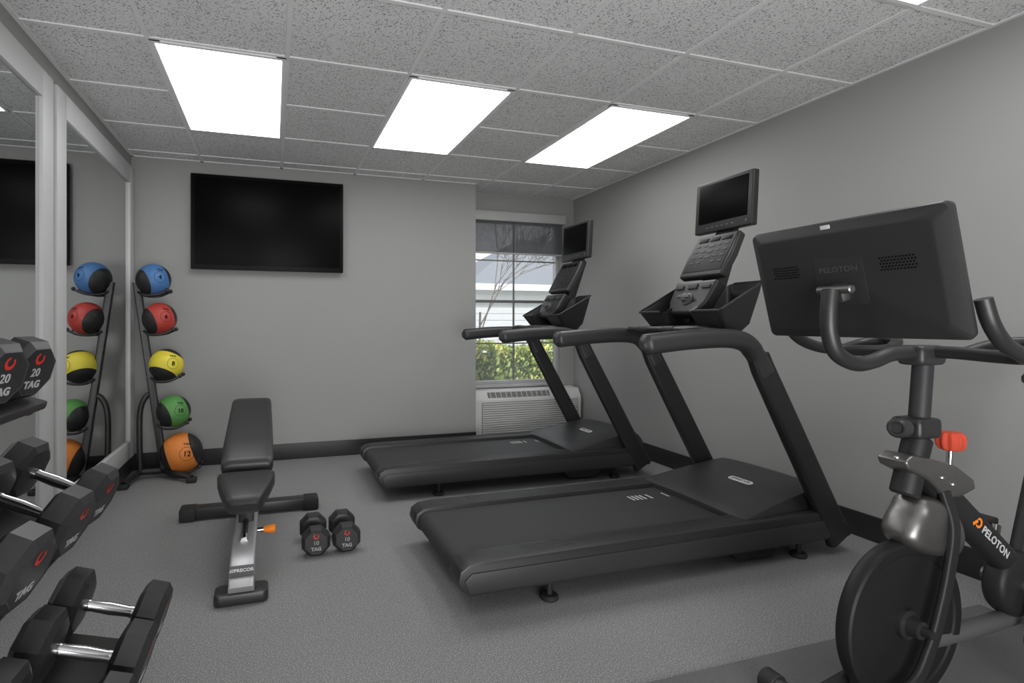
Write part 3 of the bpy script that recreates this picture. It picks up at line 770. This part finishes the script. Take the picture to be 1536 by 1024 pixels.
# ------------------------------------------------------------ outside
b = NB(); bb(b, -20, 40, YW+.15, 45, -.25, -.15); o = struct('ground', b, MT['grass'])
t = thing('hedge', 'clipped yellow green hedge right outside the window', 'hedge', (3.4, 6.6, -.15))
b = NB(); bb(b, -2, 2, -.3, .3, 0, .9, .06, 3); obj('hedge_core', b, mat('hedge_core', (78, 98, 50), .9, nscale=10, var=.3), t)
b = NB()
for i in range(9000):
    u = random.random()
    if u < .6: p = V((random.uniform(-2, 2), -.3-random.uniform(-.04, .07), random.uniform(.1, 1.0)))
    else:
        x = random.uniform(-2, 2); p = V((x, random.uniform(-.3, .3), .93+random.uniform(-.03, .1)+.05*math.sin(5*x)))
    s = random.uniform(.014, .030)
    q = V((random.gauss(0, 1), random.gauss(-.6, 1), random.gauss(.6, 1))).normalized(); a = q.orthogonal().normalized(); c = q.cross(a)
    b.faces.new([b.verts.new(p+a*s*1.5), b.verts.new(p+c*s*.7), b.verts.new(p-a*s*1.5), b.verts.new(p-c*s*.7)])
obj('foliage', b, MT['leaf'], t)
t = thing('house', 'white sided house with grey roof seen through the window', 'house', (6, 13, -.15))
b = NB()
bb(b, -4, 6, 0, 5, 0, 2.25)
for k in range(13): bb(b, -4, 6, -.02, 0, .17*k+.02, .17*k+.16)
obj('wall', b, MT['siding'], t)
b = NB()
rv = [b.verts.new(p) for p in ((-1.5, -.35, 2.25), (6.4, -.35, 2.25), (6.4, 5.4, 2.25), (-1.5, 5.4, 2.25), (1.3, 2.5, 3.9), (4.5, 2.5, 3.9))]
for ix in ((0, 1, 5, 4), (1, 2, 5), (2, 3, 4, 5), (3, 0, 4), (3, 2, 1, 0)): b.faces.new([rv[i] for i in ix])
obj('roof', b, MT['roofm'], t)
b = NB(); bb(b, -1.6, 6.45, -.42, -.34, 2.12, 2.28, .01); obj('gutter', b, MT['siding'], t)
t = thing('bare_tree', 'leafless tree with fine branches outside the window', 'tree', (3.6, 9.4, -.15))
b = NB()
def branch(p, d, l, r, lev):
    e = p + d*l; tube(b, [p, p+d*l*.5+V((random.uniform(-.03, .03),)*3), e], r, 5)
    if lev == 0: return
    for k in range(3):
        nd = (d + V((random.uniform(-.7, .7), random.uniform(-.7, .7), random.uniform(-.2, .5)))).normalized()
        branch(p+d*l*random.uniform(.55, 1), nd, l*.74, max(r*.62, .0035), lev-1)
branch(V((0, 0, 0)), V((.02, 0, 1)), 1.5, .022, 6)
obj('branches', b, MT['bark'], t)

# ------------------------------------------------------------ light
sun = bpy.data.lights.new('sun', 'SUN'); sun.energy = 4.2; sun.angle = R(3); so = bpy.data.objects.new('sun', sun); C.objects.link(so)
so.rotation_euler = (R(48), 0, R(25))
# soft fill added unseen behind the camera to brighten the ceiling, no real fixture
ar = bpy.data.lights.new('added_fill', 'AREA'); ar.energy = 100; ar.size = 1.6; ao = bpy.data.objects.new('added_fill', ar); C.objects.link(ao)
ao.location = (.4, -1.3, .75)
d = V((1.0, 3.6, H)) - ao.location; ao.rotation_euler = d.to_track_quat('-Z', 'Y').to_euler()
wd = bpy.data.worlds.new('world'); bpy.context.scene.world = wd; wd.use_nodes = True
nt = wd.node_tree; bg = nt.nodes['Background']
bg.inputs['Color'].default_value = (.92, .96, 1, 1); bg.inputs['Strength'].default_value = 1.5
bpy.context.scene.view_settings.view_transform = 'Standard'
